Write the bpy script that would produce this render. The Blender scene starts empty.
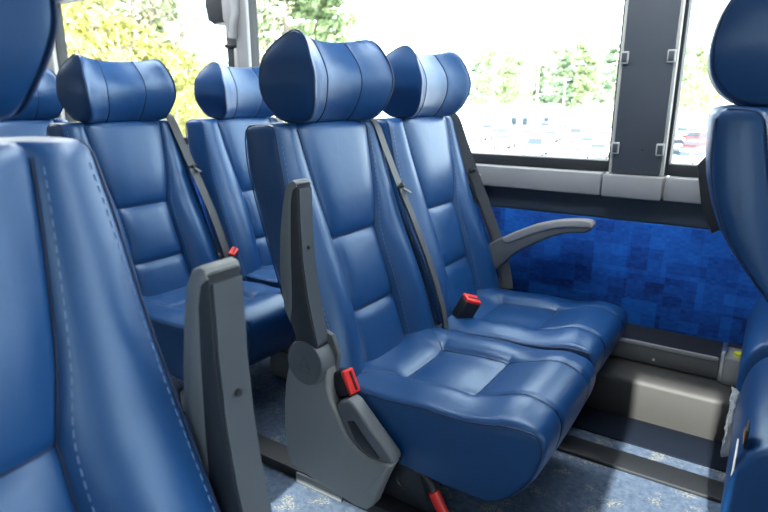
import bpy, bmesh, math, random
from mathutils import Vector, Matrix
random.seed(7)
S = bpy.context.scene
COL = S.collection
PI = math.pi

# ------------------------------------------------------------------ helpers
def sm(a, b, x):
    t = max(0.0, min(1.0, (x - a) / (b - a))); return t * t * (3 - 2 * t)

def interp(tab, x):
    """smooth monotone-ish cubic interpolation of a table of (x, y)"""
    if x <= tab[0][0]: return tab[0][1]
    if x >= tab[-1][0]: return tab[-1][1]
    n = len(tab)
    for i in range(n - 1):
        if x <= tab[i + 1][0]:
            x0, y0 = tab[i]; x1, y1 = tab[i + 1]
            h = x1 - x0; t = (x - x0) / h
            def sl(k):
                if k == 0: return (tab[1][1] - tab[0][1]) / (tab[1][0] - tab[0][0])
                if k == n - 1: return (tab[-1][1] - tab[-2][1]) / (tab[-1][0] - tab[-2][0])
                return (tab[k + 1][1] - tab[k - 1][1]) / (tab[k + 1][0] - tab[k - 1][0])
            m0, m1 = sl(i) * h, sl(i + 1) * h
            return ((2*t**3 - 3*t*t + 1) * y0 + (t**3 - 2*t*t + t) * m0 + (-2*t**3 + 3*t*t) * y1 + (t**3 - t*t) * m1)

def spline(pts, n=6, closed=False):
    """Catmull-Rom through points"""
    P = [Vector(p) for p in pts]; N = len(P); out = []
    segs = N if closed else N - 1
    for i in range(segs):
        if closed:
            a, b, c, d = P[i - 1], P[i], P[(i + 1) % N], P[(i + 2) % N]
        else:
            a, b, c, d = P[max(i - 1, 0)], P[i], P[i + 1], P[min(i + 2, N - 1)]
        for k in range(n):
            t = k / n
            out.append(0.5 * ((2 * b) + (c - a) * t + (2*a - 5*b + 4*c - d) * t*t + (3*b - a - 3*c + d) * t**3))
    if not closed: out.append(P[-1])
    return out

class MB:
    """collects shapes that become ONE mesh"""
    def __init__(s): s.v = []; s.f = []
    def add(s, verts, faces):
        o = len(s.v); s.v += [tuple(v) for v in verts]; s.f += [tuple(i + o for i in f) for f in faces]; return s
    def bm(s, b, mat=None):
        b.verts.index_update()
        vs = [(mat @ v.co) if mat else v.co.copy() for v in b.verts]
        fs = [[v.index for v in f.verts] for f in b.faces]
        b.free(); return s.add(vs, fs)
    def box(s, x0, x1, y0, y1, z0, z1, bev=0.0, seg=2, mat=None):
        b = bmesh.new(); bmesh.ops.create_cube(b, size=1)
        for v in b.verts:
            v.co = Vector(((x0 + x1) / 2 + v.co.x * (x1 - x0), (y0 + y1) / 2 + v.co.y * (y1 - y0), (z0 + z1) / 2 + v.co.z * (z1 - z0)))
        if bev > 0: bmesh.ops.bevel(b, geom=list(b.edges), offset=bev, segments=seg, affect='EDGES', profile=0.5)
        return s.bm(b, mat)
    def prism(s, poly, y0, y1, bev=0.0, seg=2, mat=None):
        """closed (x,z) outline given thickness along y"""
        b = bmesh.new()
        A = [b.verts.new((p[0], y0, p[1])) for p in poly]; B = [b.verts.new((p[0], y1, p[1])) for p in poly]
        n = len(poly); b.faces.new(A); b.faces.new(B[::-1])
        for i in range(n): b.faces.new((A[i], B[i], B[(i + 1) % n], A[(i + 1) % n]))
        bmesh.ops.recalc_face_normals(b, faces=list(b.faces))
        if bev > 0:
            b.edges.ensure_lookup_table()
            es = [e for e in b.edges if abs(e.verts[0].co.y - e.verts[1].co.y) < 1e-6]
            bmesh.ops.bevel(b, geom=es, offset=bev, segments=seg, affect='EDGES', profile=0.5)
        return s.bm(b, mat)
    def tube(s, pts, r, n=6, closed=False, cap=True):
        P = [Vector(p) for p in pts]; N = len(P); rs = r if isinstance(r, (list, tuple)) else [r] * N
        verts = []; faces = []; up = None
        for i, p in enumerate(P):
            a = P[i - 1] if (i > 0 or closed) else P[i]; c = P[(i + 1) % N] if (i < N - 1 or closed) else P[i]
            t = (c - a).normalized() if (c - a).length > 1e-9 else Vector((0, 0, 1))
            if up is None:
                up = Vector((0, 0, 1)) if abs(t.z) < 0.9 else Vector((1, 0, 0))
            u = (up - t * up.dot(t)); u = u.normalized() if u.length > 1e-6 else t.orthogonal().normalized()
            up = u; w = t.cross(u)
            for k in range(n):
                an = 2 * PI * k / n; verts.append(p + (u * math.cos(an) + w * math.sin(an)) * rs[i])
        for i in range(N if closed else N - 1):
            j = (i + 1) % N
            for k in range(n):
                faces.append((i * n + k, i * n + (k + 1) % n, j * n + (k + 1) % n, j * n + k))
        if cap and not closed:
            faces.append(tuple(range(n))[::-1]); faces.append(tuple((N - 1) * n + k for k in range(n)))
        return s.add(verts, faces)
    def ribbon(s, pts, wdirs, width, th):
        """flat strap: centre points, width directions"""
        P = [Vector(p) for p in pts]; N = len(P); verts = []; faces = []
        for i, p in enumerate(P):
            t = (P[min(i + 1, N - 1)] - P[max(i - 1, 0)]).normalized()
            w = Vector(wdirs[i] if isinstance(wdirs, list) else wdirs); w = (w - t * w.dot(t)).normalized(); nn = t.cross(w)
            for a, b in ((-1, -1), (1, -1), (1, 1), (-1, 1)):
                verts.append(p + w * (a * width / 2) + nn * (b * th / 2))
        for i in range(N - 1):
            for k in range(4):
                faces.append((i*4 + k, i*4 + (k + 1) % 4, i*4 + 4 + (k + 1) % 4, i*4 + 4 + k))
        faces.append((3, 2, 1, 0)); q = (N - 1) * 4; faces.append((q, q + 1, q + 2, q + 3))
        return s.add(verts, faces)
    def rings(s, rings, cap0=True, cap1=True):
        n = len(rings[0]); verts = [v for r in rings for v in r]; faces = []
        for i in range(len(rings) - 1):
            for k in range(n):
                faces.append((i*n + k, i*n + (k + 1) % n, (i + 1)*n + (k + 1) % n, (i + 1)*n + k))
        if cap0: faces.append(tuple(range(n))[::-1])
        if cap1: q = (len(rings) - 1) * n; faces.append(tuple(q + k for k in range(n)))
        return s.add(verts, faces)
    def cyl(s, c, axis, r, h, n=24, r2=None):
        a = Vector(axis).normalized(); c = Vector(c); u = a.orthogonal().normalized(); w = a.cross(u); r2 = r if r2 is None else r2
        R = []
        for (d, rr) in ((0, r), (1, r2)):
            R.append([c + a * (h * d) + (u * math.cos(2*PI*k/n) + w * math.sin(2*PI*k/n)) * rr for k in range(n)])
        return s.rings(R)
    def mark(s):
        return len(s.f)
    def mesh(s, name, sharp=40, smooth=True):
        me = bpy.data.meshes.new(name); me.from_pydata(s.v, [], s.f)
        b = bmesh.new(); b.from_mesh(me); bmesh.ops.recalc_face_normals(b, faces=list(b.faces)); b.to_mesh(me); b.free()
        if smooth:
            me.polygons.foreach_set('use_smooth', [True] * len(me.polygons))
            me.set_sharp_from_angle(angle=math.radians(sharp))
        me.update(); return me
    def build(s, name, mat, parent=None, sharp=40, smooth=True):
        return link(name, s.mesh(name, sharp, smooth), mat, parent)

def link(name, me, mat, parent=None, loc=None):
    o = bpy.data.objects.new(name, me); COL.objects.link(o)
    if me is not None and mat is not None and len(me.materials) == 0: me.materials.append(mat)
    if parent: o.parent = parent
    if loc: o.location = loc
    return o

def empty(name, loc=(0, 0, 0), rz=0.0):
    o = bpy.data.objects.new(name, None); COL.objects.link(o); o.location = loc; o.rotation_euler = (0, 0, rz)
    o.empty_display_size = 0.1; return o

def tag(o, label=None, cat=None, group=None, kind=None):
    if label: o['label'] = label
    if cat: o['category'] = cat
    if group: o['group'] = group
    if kind: o['kind'] = kind
    return o

def struct(name, mb, mat, label=None, sharp=40):
    o = mb.build(name, mat, None, sharp); o['kind'] = 'structure'
    if label: o['label'] = label
    return o

# ------------------------------------------------------------------ materials
def newmat(name):
    m = bpy.data.materials.new(name); m.use_nodes = True
    nt = m.node_tree; nt.nodes.clear()
    out = nt.nodes.new('ShaderNodeOutputMaterial'); b = nt.nodes.new('ShaderNodeBsdfPrincipled')
    nt.links.new(b.outputs[0], out.inputs[0]); return m, nt, b

def basic(name, col, rough=0.5, metal=0.0, spec=0.5, var=0.08, vscale=30, bump=0.0, bscale=400, coat=0.0, coatr=0.3):
    m, nt, b = newmat(name); N = nt.nodes.new; L = nt.links.new
    tc = N('ShaderNodeTexCoord'); ns = N('ShaderNodeTexNoise'); ns.inputs['Scale'].default_value = vscale; ns.inputs['Detail'].default_value = 4
    L(tc.outputs['Object'], ns.inputs['Vector'])
    mx = N('ShaderNodeMix'); mx.data_type = 'RGBA'
    mx.inputs[6].default_value = (*[c * (1 - var) for c in col], 1); mx.inputs[7].default_value = (*[min(1, c * (1 + var)) for c in col], 1)
    L(ns.outputs[0], mx.inputs[0]); L(mx.outputs[2], b.inputs['Base Color'])
    b.inputs['Roughness'].default_value = rough; b.inputs['Metallic'].default_value = metal
    b.inputs['Specular IOR Level'].default_value = spec
    b.inputs['Coat Weight'].default_value = coat; b.inputs['Coat Roughness'].default_value = coatr
    if bump > 0:
        n2 = N('ShaderNodeTexNoise'); n2.inputs['Scale'].default_value = bscale; L(tc.outputs['Object'], n2.inputs['Vector'])
        bp = N('ShaderNodeBump'); bp.inputs['Strength'].default_value = bump; bp.inputs['Distance'].default_value = 0.002
        L(n2.outputs[0], bp.inputs['Height']); L(bp.outputs[0], b.inputs['Normal'])
    return m

def leather(name, col, rough=0.4):
    m, nt, b = newmat(name); N = nt.nodes.new; L = nt.links.new
    tc = N('ShaderNodeTexCoord')
    ns = N('ShaderNodeTexNoise'); ns.inputs['Scale'].default_value = 9; ns.inputs['Detail'].default_value = 3; L(tc.outputs['Object'], ns.inputs['Vector'])
    mx = N('ShaderNodeMix'); mx.data_type = 'RGBA'
    mx.inputs[6].default_value = (*[c * 0.9 for c in col], 1); mx.inputs[7].default_value = (*[c * 1.1 for c in col], 1)
    L(ns.outputs[0], mx.inputs[0]); L(mx.outputs[2], b.inputs['Base Color'])
    b.inputs['Roughness'].default_value = rough; b.inputs['Specular IOR Level'].default_value = 0.5
    b.inputs['Specular Tint'].default_value = (0.68, 0.86, 1.0, 1); b.inputs['Specular IOR Level'].default_value = 0.75
    b.inputs['Coat Weight'].default_value = 0.06; b.inputs['Coat Roughness'].default_value = 0.35
    vo = N('ShaderNodeTexVoronoi'); vo.inputs['Scale'].default_value = 700; L(tc.outputs['Object'], vo.inputs['Vector'])
    n3 = N('ShaderNodeTexNoise'); n3.inputs['Scale'].default_value = 14; n3.inputs['Detail'].default_value = 5; n3.inputs['Distortion'].default_value = 0.6
    L(tc.outputs['Object'], n3.inputs['Vector'])
    b1 = N('ShaderNodeBump'); b1.inputs['Strength'].default_value = 0.12; b1.inputs['Distance'].default_value = 0.001; L(vo.outputs[0], b1.inputs['Height'])
    b2 = N('ShaderNodeBump'); b2.inputs['Strength'].default_value = 0.22; b2.inputs['Distance'].default_value = 0.006
    L(n3.outputs[0], b2.inputs['Height']); L(b1.outputs[0], b2.inputs['Normal']); L(b2.outputs[0], b.inputs['Normal'])
    return m

M = {}
M['leather'] = leather('blue_leather', (0.007, 0.050, 0.162), 0.37)
M['thread'] = basic('navy_thread', (0.005, 0.018, 0.06), 0.6)
M['piping'] = basic('blue_piping', (0.010, 0.028, 0.085), 0.5)
M['stitch'] = basic('pale_blue_stitch', (0.16, 0.26, 0.45), 0.6)
M['grey'] = basic('warm_grey_plastic', (0.235, 0.24, 0.238), 0.5, var=0.04, bump=0.15, bscale=900)
M['grey_mid'] = basic('mid_grey_plastic', (0.105, 0.115, 0.125), 0.45, var=0.04, bump=0.12, bscale=900)
M['grey_dark'] = basic('dark_grey_plastic', (0.026, 0.03, 0.036), 0.45, var=0.05, bump=0.12, bscale=900)
M['arm_grey'] = basic('arm_grey_plastic', (0.058, 0.068, 0.080), 0.45, var=0.04, bump=0.12, bscale=900)
M['shade_navy'] = basic('shade_strip_navy', (0.008, 0.012, 0.022), 0.9, spec=0.1)
M['pad_grey'] = basic('pad_grey_plastic', (0.165, 0.178, 0.182), 0.5, var=0.04, bump=0.15, bscale=900)
M['black'] = basic('black_plastic', (0.012, 0.013, 0.016), 0.45)
M['belt'] = basic('belt_webbing', (0.055, 0.06, 0.068), 0.55, bump=0.5, bscale=500)
M['red'] = basic('red_plastic', (0.75, 0.025, 0.02), 0.35)
M['metal'] = basic('brushed_metal', (0.55, 0.56, 0.58), 0.35, metal=1.0)
M['trim_grey'] = basic('trim_grey', (0.27, 0.27, 0.275), 0.5, var=0.04)
M['band'] = basic('dark_blue_band', (0.02, 0.032, 0.05), 0.6)
M['trim_dark'] = basic('pillar_grey', (0.052, 0.062, 0.078), 0.5, var=0.04)
M['trim_light'] = basic('trim_pale', (0.42, 0.415, 0.39), 0.5, var=0.04)
M['gasket'] = basic('rubber_gasket', (0.012, 0.014, 0.018), 0.6)
M['heater'] = basic('heater_grey', (0.042, 0.041, 0.040), 0.6, var=0.05)
M['heater_face'] = basic('heater_face_grey', (0.085, 0.085, 0.085), 0.5, var=0.05)
M['liner'] = basic('pale_liner', (0.62, 0.63, 0.64), 0.7, var=0.04)
M['yellow'] = basic('yellow_plastic', (0.7, 0.75, 0.05), 0.4)
M['amber'] = basic('amber_print', (0.8, 0.35, 0.02), 0.5)
M['white'] = basic('white_card', (0.42, 0.43, 0.45), 0.6)
M['asphalt'] = basic('pale_asphalt', (0.62, 0.60, 0.58), 0.9, var=0.15, vscale=3)
M['bark'] = basic('bark', (0.26, 0.22, 0.19), 0.9, var=0.3, vscale=6)
M['leaf_yellow'] = basic('spring_leaf', (0.50, 0.49, 0.15), 0.8, var=0.3, vscale=0.6)
M['leaf_green'] = basic('green_leaf', (0.25, 0.33, 0.16), 0.8, var=0.3, vscale=0.6)
M['leaf_pine'] = basic('pine_needle', (0.16, 0.24, 0.14), 0.8, var=0.3, vscale=0.6)
M['leaf_bare'] = basic('budding_twig', (0.46, 0.40, 0.29), 0.9, var=0.2, vscale=0.6)
M['car_glass'] = basic('car_glass', (0.03, 0.045, 0.06), 0.1)
M['tyre'] = basic('tyre', (0.02, 0.02, 0.02), 0.8)
for nm, c in dict(white=(0.8, 0.8, 0.8), silver=(0.5, 0.52, 0.54), blue=(0.05, 0.12, 0.3), red=(0.45, 0.04, 0.04), dark=(0.05, 0.055, 0.06)).items():
    M['car_' + nm] = basic('car_paint_' + nm, c, 0.3, coat=0.5, coatr=0.1, var=0.01)

def glass_mat():
    m = bpy.data.materials.new('window_glass'); m.use_nodes = True; nt = m.node_tree; nt.nodes.clear(); N = nt.nodes.new; L = nt.links.new
    out = N('ShaderNodeOutputMaterial'); tr = N('ShaderNodeBsdfTransparent'); tr.inputs[0].default_value = (0.93, 0.96, 0.95, 1)
    gl = N('ShaderNodeBsdfGlossy'); gl.inputs['Roughness'].default_value = 0.02
    fr = N('ShaderNodeFresnel'); fr.inputs[0].default_value = 1.45; mx = N('ShaderNodeMixShader')
    sc = N('ShaderNodeMath'); sc.operation = 'MULTIPLY'; sc.inputs[1].default_value = 0.22
    L(fr.outputs[0], sc.inputs[0]); L(sc.outputs[0], mx.inputs[0]); L(tr.outputs[0], mx.inputs[1]); L(gl.outputs[0], mx.inputs[2]); L(mx.outputs[0], out.inputs[0])
    return m
M['glass'] = glass_mat()

def clear_plastic():
    m = bpy.data.materials.new('clear_film'); m.use_nodes = True; nt = m.node_tree; nt.nodes.clear(); N = nt.nodes.new; L = nt.links.new
    out = N('ShaderNodeOutputMaterial'); tr = N('ShaderNodeBsdfTransparent'); b = N('ShaderNodeBsdfPrincipled')
    b.inputs['Base Color'].default_value = (0.7, 0.72, 0.75, 1); b.inputs['Roughness'].default_value = 0.2
    mx = N('ShaderNodeMixShader'); mx.inputs[0].default_value = 0.45
    L(tr.outputs[0], mx.inputs[1]); L(b.outputs[0], mx.inputs[2]); L(mx.outputs[0], out.inputs[0]); return m
M['film'] = clear_plastic()

def carpet_mat():
    m, nt, b = newmat('flecked_carpet'); N = nt.nodes.new; L = nt.links.new
    tc = N('ShaderNodeTexCoord'); co = tc.outputs['Object']
    def noise(scale, detail=4, rough=0.6):
        n = N('ShaderNodeTexNoise'); n.inputs['Scale'].default_value = scale; n.inputs['Detail'].default_value = detail; n.inputs['Roughness'].default_value = rough
        L(co, n.inputs['Vector']); return n
    base = noise(60, 5, 0.7); r0 = N('ShaderNodeValToRGB'); r0.color_ramp.elements[0].position = 0.35; r0.color_ramp.elements[1].position = 0.65
    r0.color_ramp.elements[0].color = (0.070, 0.102, 0.160, 1); r0.color_ramp.elements[1].color = (0.135, 0.175, 0.245, 1); L(base.outputs[0], r0.inputs[0])
    cl = noise(15, 2, 0.5); fl = noise(170, 2, 0.6)
    mr = N('ShaderNodeMapRange'); mr.inputs[1].default_value = 0.50; mr.inputs[2].default_value = 0.66; L(cl.outputs[0], mr.inputs[0])
    ad = N('ShaderNodeMath'); ad.operation = 'MULTIPLY_ADD'; ad.inputs[1].default_value = 0.22; L(mr.outputs[0], ad.inputs[0]); L(fl.outputs[0], ad.inputs[2])
    r1 = N('ShaderNodeMapRange'); r1.inputs[1].default_value = 0.68; r1.inputs[2].default_value = 0.80; L(ad.outputs[0], r1.inputs[0])
    mx = N('ShaderNodeMix'); mx.data_type = 'RGBA'; L(r1.outputs[0], mx.inputs[0]); L(r0.outputs[0], mx.inputs[6]); mx.inputs[7].default_value = (0.30, 0.29, 0.24, 1)
    L(mx.outputs[2], b.inputs['Base Color']); b.inputs['Roughness'].default_value = 0.95; b.inputs['Specular IOR Level'].default_value = 0.1
    bp = N('ShaderNodeBump'); bp.inputs['Strength'].default_value = 0.4; bp.inputs['Distance'].default_value = 0.004
    n4 = noise(350, 2); L(n4.outputs[0], bp.inputs['Height']); L(bp.outputs[0], b.inputs['Normal'])
    return m
M['carpet'] = carpet_mat()

def fabric_mat():
    """blue moquette: overlapping darker and lighter rectangles"""
    m, nt, b = newmat('blue_block_moquette'); N = nt.nodes.new; L = nt.links.new
    tc = N('ShaderNodeTexCoord'); sep = N('ShaderNodeSeparateXYZ'); L(tc.outputs['Object'], sep.inputs[0])
    def blocks(sx, sz, off):
        def q(o, s, of):
            a = N('ShaderNodeMath'); a.operation = 'MULTIPLY_ADD'; a.inputs[1].default_value = s; a.inputs[2].default_value = of; L(o, a.inputs[0])
            f = N('ShaderNodeMath'); f.operation = 'FLOOR'; L(a.outputs[0], f.inputs[0]); return f.outputs[0]
        c = N('ShaderNodeCombineXYZ'); L(q(sep.outputs[0], sx, off), c.inputs[0]); L(q(sep.outputs[2], sz, off * 1.7), c.inputs[1]); c.inputs[2].default_value = off
        w = N('ShaderNodeTexWhiteNoise'); w.noise_dimensions = '3D'; L(c.outputs[0], w.inputs[0]); return w.outputs['Value']
    a = blocks(9, 11, 0.3); c2 = blocks(17, 26, 4.1); d = blocks(70, 110, 9.7)
    m1 = N('ShaderNodeMath'); m1.operation = 'MULTIPLY_ADD'; m1.inputs[1].default_value = 0.45; L(a, m1.inputs[0])
    m2 = N('ShaderNodeMath'); m2.operation = 'MULTIPLY_ADD'; m2.inputs[1].default_value = 0.33; L(c2, m2.inputs[0])
    m3 = N('ShaderNodeMath'); m3.operation = 'MULTIPLY'; m3.inputs[1].default_value = 0.22; L(d, m3.inputs[0])
    L(m3.outputs[0], m2.inputs[2]); L(m2.outputs[0], m1.inputs[2])
    r = N('ShaderNodeValToRGB'); e = r.color_ramp.elements
    e[0].position = 0.15; e[0].color = (0.006, 0.030, 0.16, 1); e[1].position = 0.85; e[1].color = (0.010, 0.115, 0.48, 1)
    k = e.new(0.5); k.color = (0.008, 0.068, 0.33, 1)
    L(m1.outputs[0], r.inputs[0]); L(r.outputs[0], b.inputs['Base Color']); b.inputs['Roughness'].default_value = 0.85; b.inputs['Specular IOR Level'].default_value = 0.2
    return m
M['moquette'] = fabric_mat()

# ------------------------------------------------------------------ seat geometry (x forward, y across, z up; origin on the floor under the backrest foot)
F_TAB = [(0.25, -0.045), (0.33, -0.075), (0.44, -0.108), (0.54, -0.14), (0.632, -0.168), (0.71, -0.182), (0.81, -0.205), (0.915, -0.228), (0.94, -0.235)]
S_TAB = [(0.25, -0.02), (0.33, -0.045), (0.44, -0.085), (0.54, -0.125), (0.632, -0.160), (0.717, -0.190), (0.829, -0.218), (0.915, -0.24), (0.94, -0.247)]
R_TAB = [(0.25, -0.12), (0.32, -0.140), (0.397, -0.180), (0.469, -0.217), (0.58, -0.260), (0.69, -0.300), (0.811, -0.340), (0.90, -0.354), (0.94, -0.358)]
C_TAB = [(0.25, 0.112), (0.44, 0.104), (0.54, 0.100), (0.632, 0.102), (0.71, 0.118), (0.81, 0.134), (0.915, 0.146), (0.94, 0.147)]
W_TAB = [(0.25, 0.236), (0.40, 0.236), (0.55, 0.232), (0.70, 0.226), (0.83, 0.219), (0.90, 0.213), (0.94, 0.211)]
B_TAB = [(0.25, 0.030), (0.40, 0.046), (0.52, 0.046), (0.63, 0.034), (0.74, 0.018), (0.85, 0.008), (0.94, 0.002)]
ZS = (0.44, 0.632)

R_SHORT = [(0.25, -0.05), (0.45, -0.06), (0.52, -0.072), (0.57, -0.11), (0.61, -0.16), (0.66, -0.212), (0.725, -0.265), (0.811, -0.302), (0.9, -0.316), (0.94, -0.32)]
def back_front(z, y):
    F = interp(F_TAB, z); E = interp(S_TAB, z); c = interp(C_TAB, z); w = interp(W_TAB, z); B = interp(B_TAB, z); s = abs(y)
    if s <= c:
        x = F + 0.007 * (1 - (s / c) ** 4)
        lo, hi = (0.25, ZS[0]) if z < ZS[0] else ((ZS[0], ZS[1]) if z < ZS[1] else (ZS[1], 0.94))
        v = (z - lo) / (hi - lo); x += 0.010 * (max(0, math.sin(PI * v)) ** 0.6) * (1 - (s / c) ** 6)
        for q in ZS: x -= 0.006 * math.exp(-((z - q) / 0.010) ** 2)
    else:
        q = (s - c) / (w - c)
        x = F + (E - F) * q * q + B * math.sin(PI * min(1, q) ** 0.85) ** 0.9 + 0.004 * math.sin(PI * q)
    x -= 0.004 * math.exp(-((s - c) / 0.006) ** 2)
    return x

def backrest_mesh(R_TAB=R_TAB):
    zs = [0.25, 0.27, 0.30, 0.33, 0.36, 0.39, 0.41]
    for q in ZS: zs += [q - 0.02, q - 0.01, q - 0.005, q, q + 0.005, q + 0.01, q + 0.02]
    zs += [0.49, 0.52, 0.55, 0.58, 0.67, 0.70, 0.735, 0.77, 0.81, 0.85, 0.88, 0.90]
    zs = sorted(set(round(z, 4) for z in zs))
    rings = []
    def ring(z, ins=0.0, dz=0.0):
        c = interp(C_TAB, z); w = interp(W_TAB, z); E = interp(S_TAB, z); R = interp(R_TAB, z); ys = []
        half = [0, 0.25, 0.5, 0.75]
        ys += [h * (c - 0.012) for h in half] + [c - 0.012, c - 0.005, c, c + 0.005, c + 0.012]
        ys += [c + 0.012 + (w - c - 0.012) * t for t in (0.15, 0.3, 0.45, 0.6, 0.72, 0.82, 0.9, 0.95, 1.0)]
        full = [-y for y in ys[:0:-1]] + ys
        pts = [Vector((back_front(z, y), y, z)) for y in full]
        sd = [(0.12, 0.004), (0.35, 0.006), (0.65, 0.005), (0.88, 0.001)]
        for t, o in sd: pts.append(Vector((E + (R + 0.012 - E) * t, w + o, z)))
        m = 10
        for i in range(m + 1):
            y = w * 0.985 * (1 - 2 * i / m); pts.append(Vector((R + 0.016 * (abs(y) / w) ** 6 - 0.006 * (1 - (y / w) ** 2), y, z)))
        for t, o in sd[::-1]: pts.append(Vector((E + (R + 0.012 - E) * t, -w - o, z)))
        if ins:
            cx = sum(p.x for p in pts) / len(pts)
            for p in pts:
                p.y *= 1 - ins / w; p.x = cx + (p.x - cx) * (1 - ins / 0.055)
        for p in pts: p.z += dz
        return pts
    rings.append(ring(0.25, 0.012, -0.002))
    for z in zs: rings.append(ring(z))
    rings.append(ring(0.908, 0.001)); rings.append(ring(0.915, 0.004)); rings.append(ring(0.92, 0.009, 0.0)); rings.append(ring(0.922, 0.018, 0.0)); rings.append(ring(0.922, 0.035, 0.0))
    b = MB(); b.rings(rings); return with_seams(b, 'backrest', 55, back_seams, stitches)

def with_seams(b, name, sharp, *fns):
    """surface seams (dark thread, slot 1) and saddle stitch (pale, slot 2) stay in the mesh of the panel they are sewn into"""
    marks = [len(b.f)]
    for fn in fns: fn(b); marks.append(len(b.f))
    me = b.mesh(name, sharp); idx = []
    for k in range(len(marks)): idx += [k] * (marks[k] - (marks[k - 1] if k else 0))
    me.polygons.foreach_set('material_index', idx); me.materials.append(M['leather'])
    for k in range(len(fns)): me.materials.append((M['thread'], M['stitch'])[k])
    return me

def back_seams(b):
    zr = [0.27 + i * 0.0125 for i in range(52)]
    for s in (-1, 1):
        b.tube([(back_front(z, s * interp(C_TAB, z)) + 0.0030, s * interp(C_TAB, z), z) for z in zr if z < 0.915], 0.0016, 5)
    for q in ZS:
        c = interp(C_TAB, q); b.tube([(back_front(q, c * t) + 0.0003, c * t, q) for t in [i / 10 - 1 for i in range(21)]], 0.0016, 5)

def back_piping(s, RT=R_TAB):
    """welt round one side panel"""
    zr = [0.27 + i * 0.0125 for i in range(52)]
    fr = [(interp(S_TAB, z) + 0.0005, s * (interp(W_TAB, z) + 0.001), z) for z in zr if z < 0.895]
    rr = [(interp(RT, z) + 0.014, s * (interp(W_TAB, z) + 0.0005), z) for z in zr if z < 0.890]
    e = interp(RT, 0.9) + 0.015
    top = spline([(-0.238, s * 0.2135, 0.905), (-0.252, s * 0.211, 0.9165), (-0.285, s * 0.209, 0.918), (e + 0.013, s * 0.2085, 0.916), (e + 0.001, s * 0.2110, 0.902)], 4)
    return MB().tube(fr + list(top) + rr[::-1], 0.0018, 5).mesh('piping')

def stitches(b):
    """pale saddle stitch running along the bolster edges"""
    for s in (-1, 1):
        z = 0.29
        while z < 0.90:
            z2 = z + 0.0075
            y = interp(W_TAB, z) - 0.009; yb = interp(W_TAB, z2) - 0.009
            b.tube([(back_front(z, s * y) + 0.0005, s * y, z), (back_front(z2, s * yb) + 0.0005, s * yb, z2)], 0.0008, 4)
            y = interp(C_TAB, z) + 0.008; yb = interp(C_TAB, z2) + 0.008
            b.tube([(back_front(z, s * y) + 0.0004, s * y, z), (back_front(z2, s * yb) + 0.0004, s * yb, z2)], 0.0006, 4)
            z += 0.0125

# ---- cushion
E_TAB = [(-0.12, 0.315), (-0.014, 0.312), (0.081, 0.313), (0.175, 0.320), (0.25, 0.320), (0.32, 0.326), (0.385, 0.336), (0.437, 0.333), (0.46, 0.322)]
def nx(x): return x - 0.014 * sm(0.30, 0.44, x)
def cw(x): return interp([(-0.12, 0.226), (0.1, 0.226), (0.25, 0.220), (0.38, 0.212), (0.47, 0.200)], x)
CS = 0.103; XS = (0.055, 0.25)
def seat_top(x, y):
    w = cw(x); s = min(1, abs(y) / w); e = interp(E_TAB, min(x, 0.46)); k = 1 - s ** 5
    z = e + k * (0.024 * math.exp(-((x - 0.375) / 0.085) ** 2) - 0.002)
    z += 0.015 * math.exp(-((s - 0.70) / 0.22) ** 2) * (1 - sm(0.2, 0.32, x))
    a = abs(y)
    inside = (1 - sm(CS - 0.03, CS + 0.03, a)) * sm(-0.02, 0.09, x) * (1 - sm(0.21, 0.30, x))
    z -= 0.014 * inside
    z += 0.012 * (1 - (a / CS) ** 2 if a < CS else 0) * sm(XS[0], XS[0] + 0.06, x) * (1 - sm(XS[1] - 0.06, XS[1], x))
    # seams
    for q in XS:
        z -= 0.006 * math.exp(-((x - q) / 0.009) ** 2) * (1 if a < CS else math.exp(-((a - CS) / 0.02) ** 2))
    if x > XS[0]: z -= 0.005 * math.exp(-((a - CS) / 0.007) ** 2) * sm(XS[0] - 0.01, XS[0] + 0.01, x)
    # gathers that fan out from the rear seam corners
    if x < 0.12:
        for i, an in enumerate((0.25, 0.62, 1.0)):
            dx, dy = x - XS[0], a - CS; r = math.hypot(dx, dy)
            th = math.atan2(dy, -dx if y > 0 else -dx * 0.8); z += 0.0045 * math.exp(-((th - an) / 0.13) ** 2) * sm(0.01, 0.04, r) * (1 - sm(0.07, 0.12, r))
    return z
NOSE = [(0.4545, 0.322), (0.462, 0.312), (0.466, 0.298), (0.465, 0.275), (0.458, 0.245), (0.446, 0.215), (0.428, 0.188), (0.405, 0.164), (0.38, 0.148), (0.35, 0.138)]
REST = [(0.32, 0.135), (0.23, 0.139), (0.11, 0.152), (0.0, 0.162), (-0.07, 0.17), (-0.105, 0.2), (-0.115, 0.25)]
def cushion_xs():
    xs = [-0.115, -0.09, -0.065, -0.04, -0.02, 0.0, 0.02, 0.035, 0.045, 0.05, 0.055, 0.06, 0.065, 0.075, 0.09, 0.11, 0.13, 0.155, 0.18, 0.205, 0.225, 0.24, 0.245, 0.25, 0.255, 0.26, 0.275, 0.295, 0.32, 0.345, 0.37, 0.39, 0.405, 0.42, 0.432, 0.442, 0.449]
    return xs
def bulge(y): return 0.007 * (1 - (abs(y) / 0.226) ** 2)
def cushion_ring(t):
    """ring at lateral fraction t of the half width (-1..1)"""
    pts = []
    e = max(0.0, abs(t) - 0.94) / 0.06; drop = 0.007 * e * e
    for x in cushion_xs():
        y = t * cw(x); pts.append(Vector((nx(x) + bulge(y) * sm(0.3, 0.45, x), y, seat_top(x, y) - drop)))
    zt = pts[-1].z
    for x, z in NOSE:
        y = t * cw(x); zz = z + (zt - 0.327) * sm(0.15, 0.32, z)
        g = 0.004 * math.exp(-((abs(y) - CS) / 0.007) ** 2) * sm(0.17, 0.21, z)
        pts.append(Vector((nx(x) + bulge(y) - g - drop, y, zz)))
    for x, z in REST:
        y = t * cw(x) * (0.985); pts.append(Vector((x, y, z)))
    return pts
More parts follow.
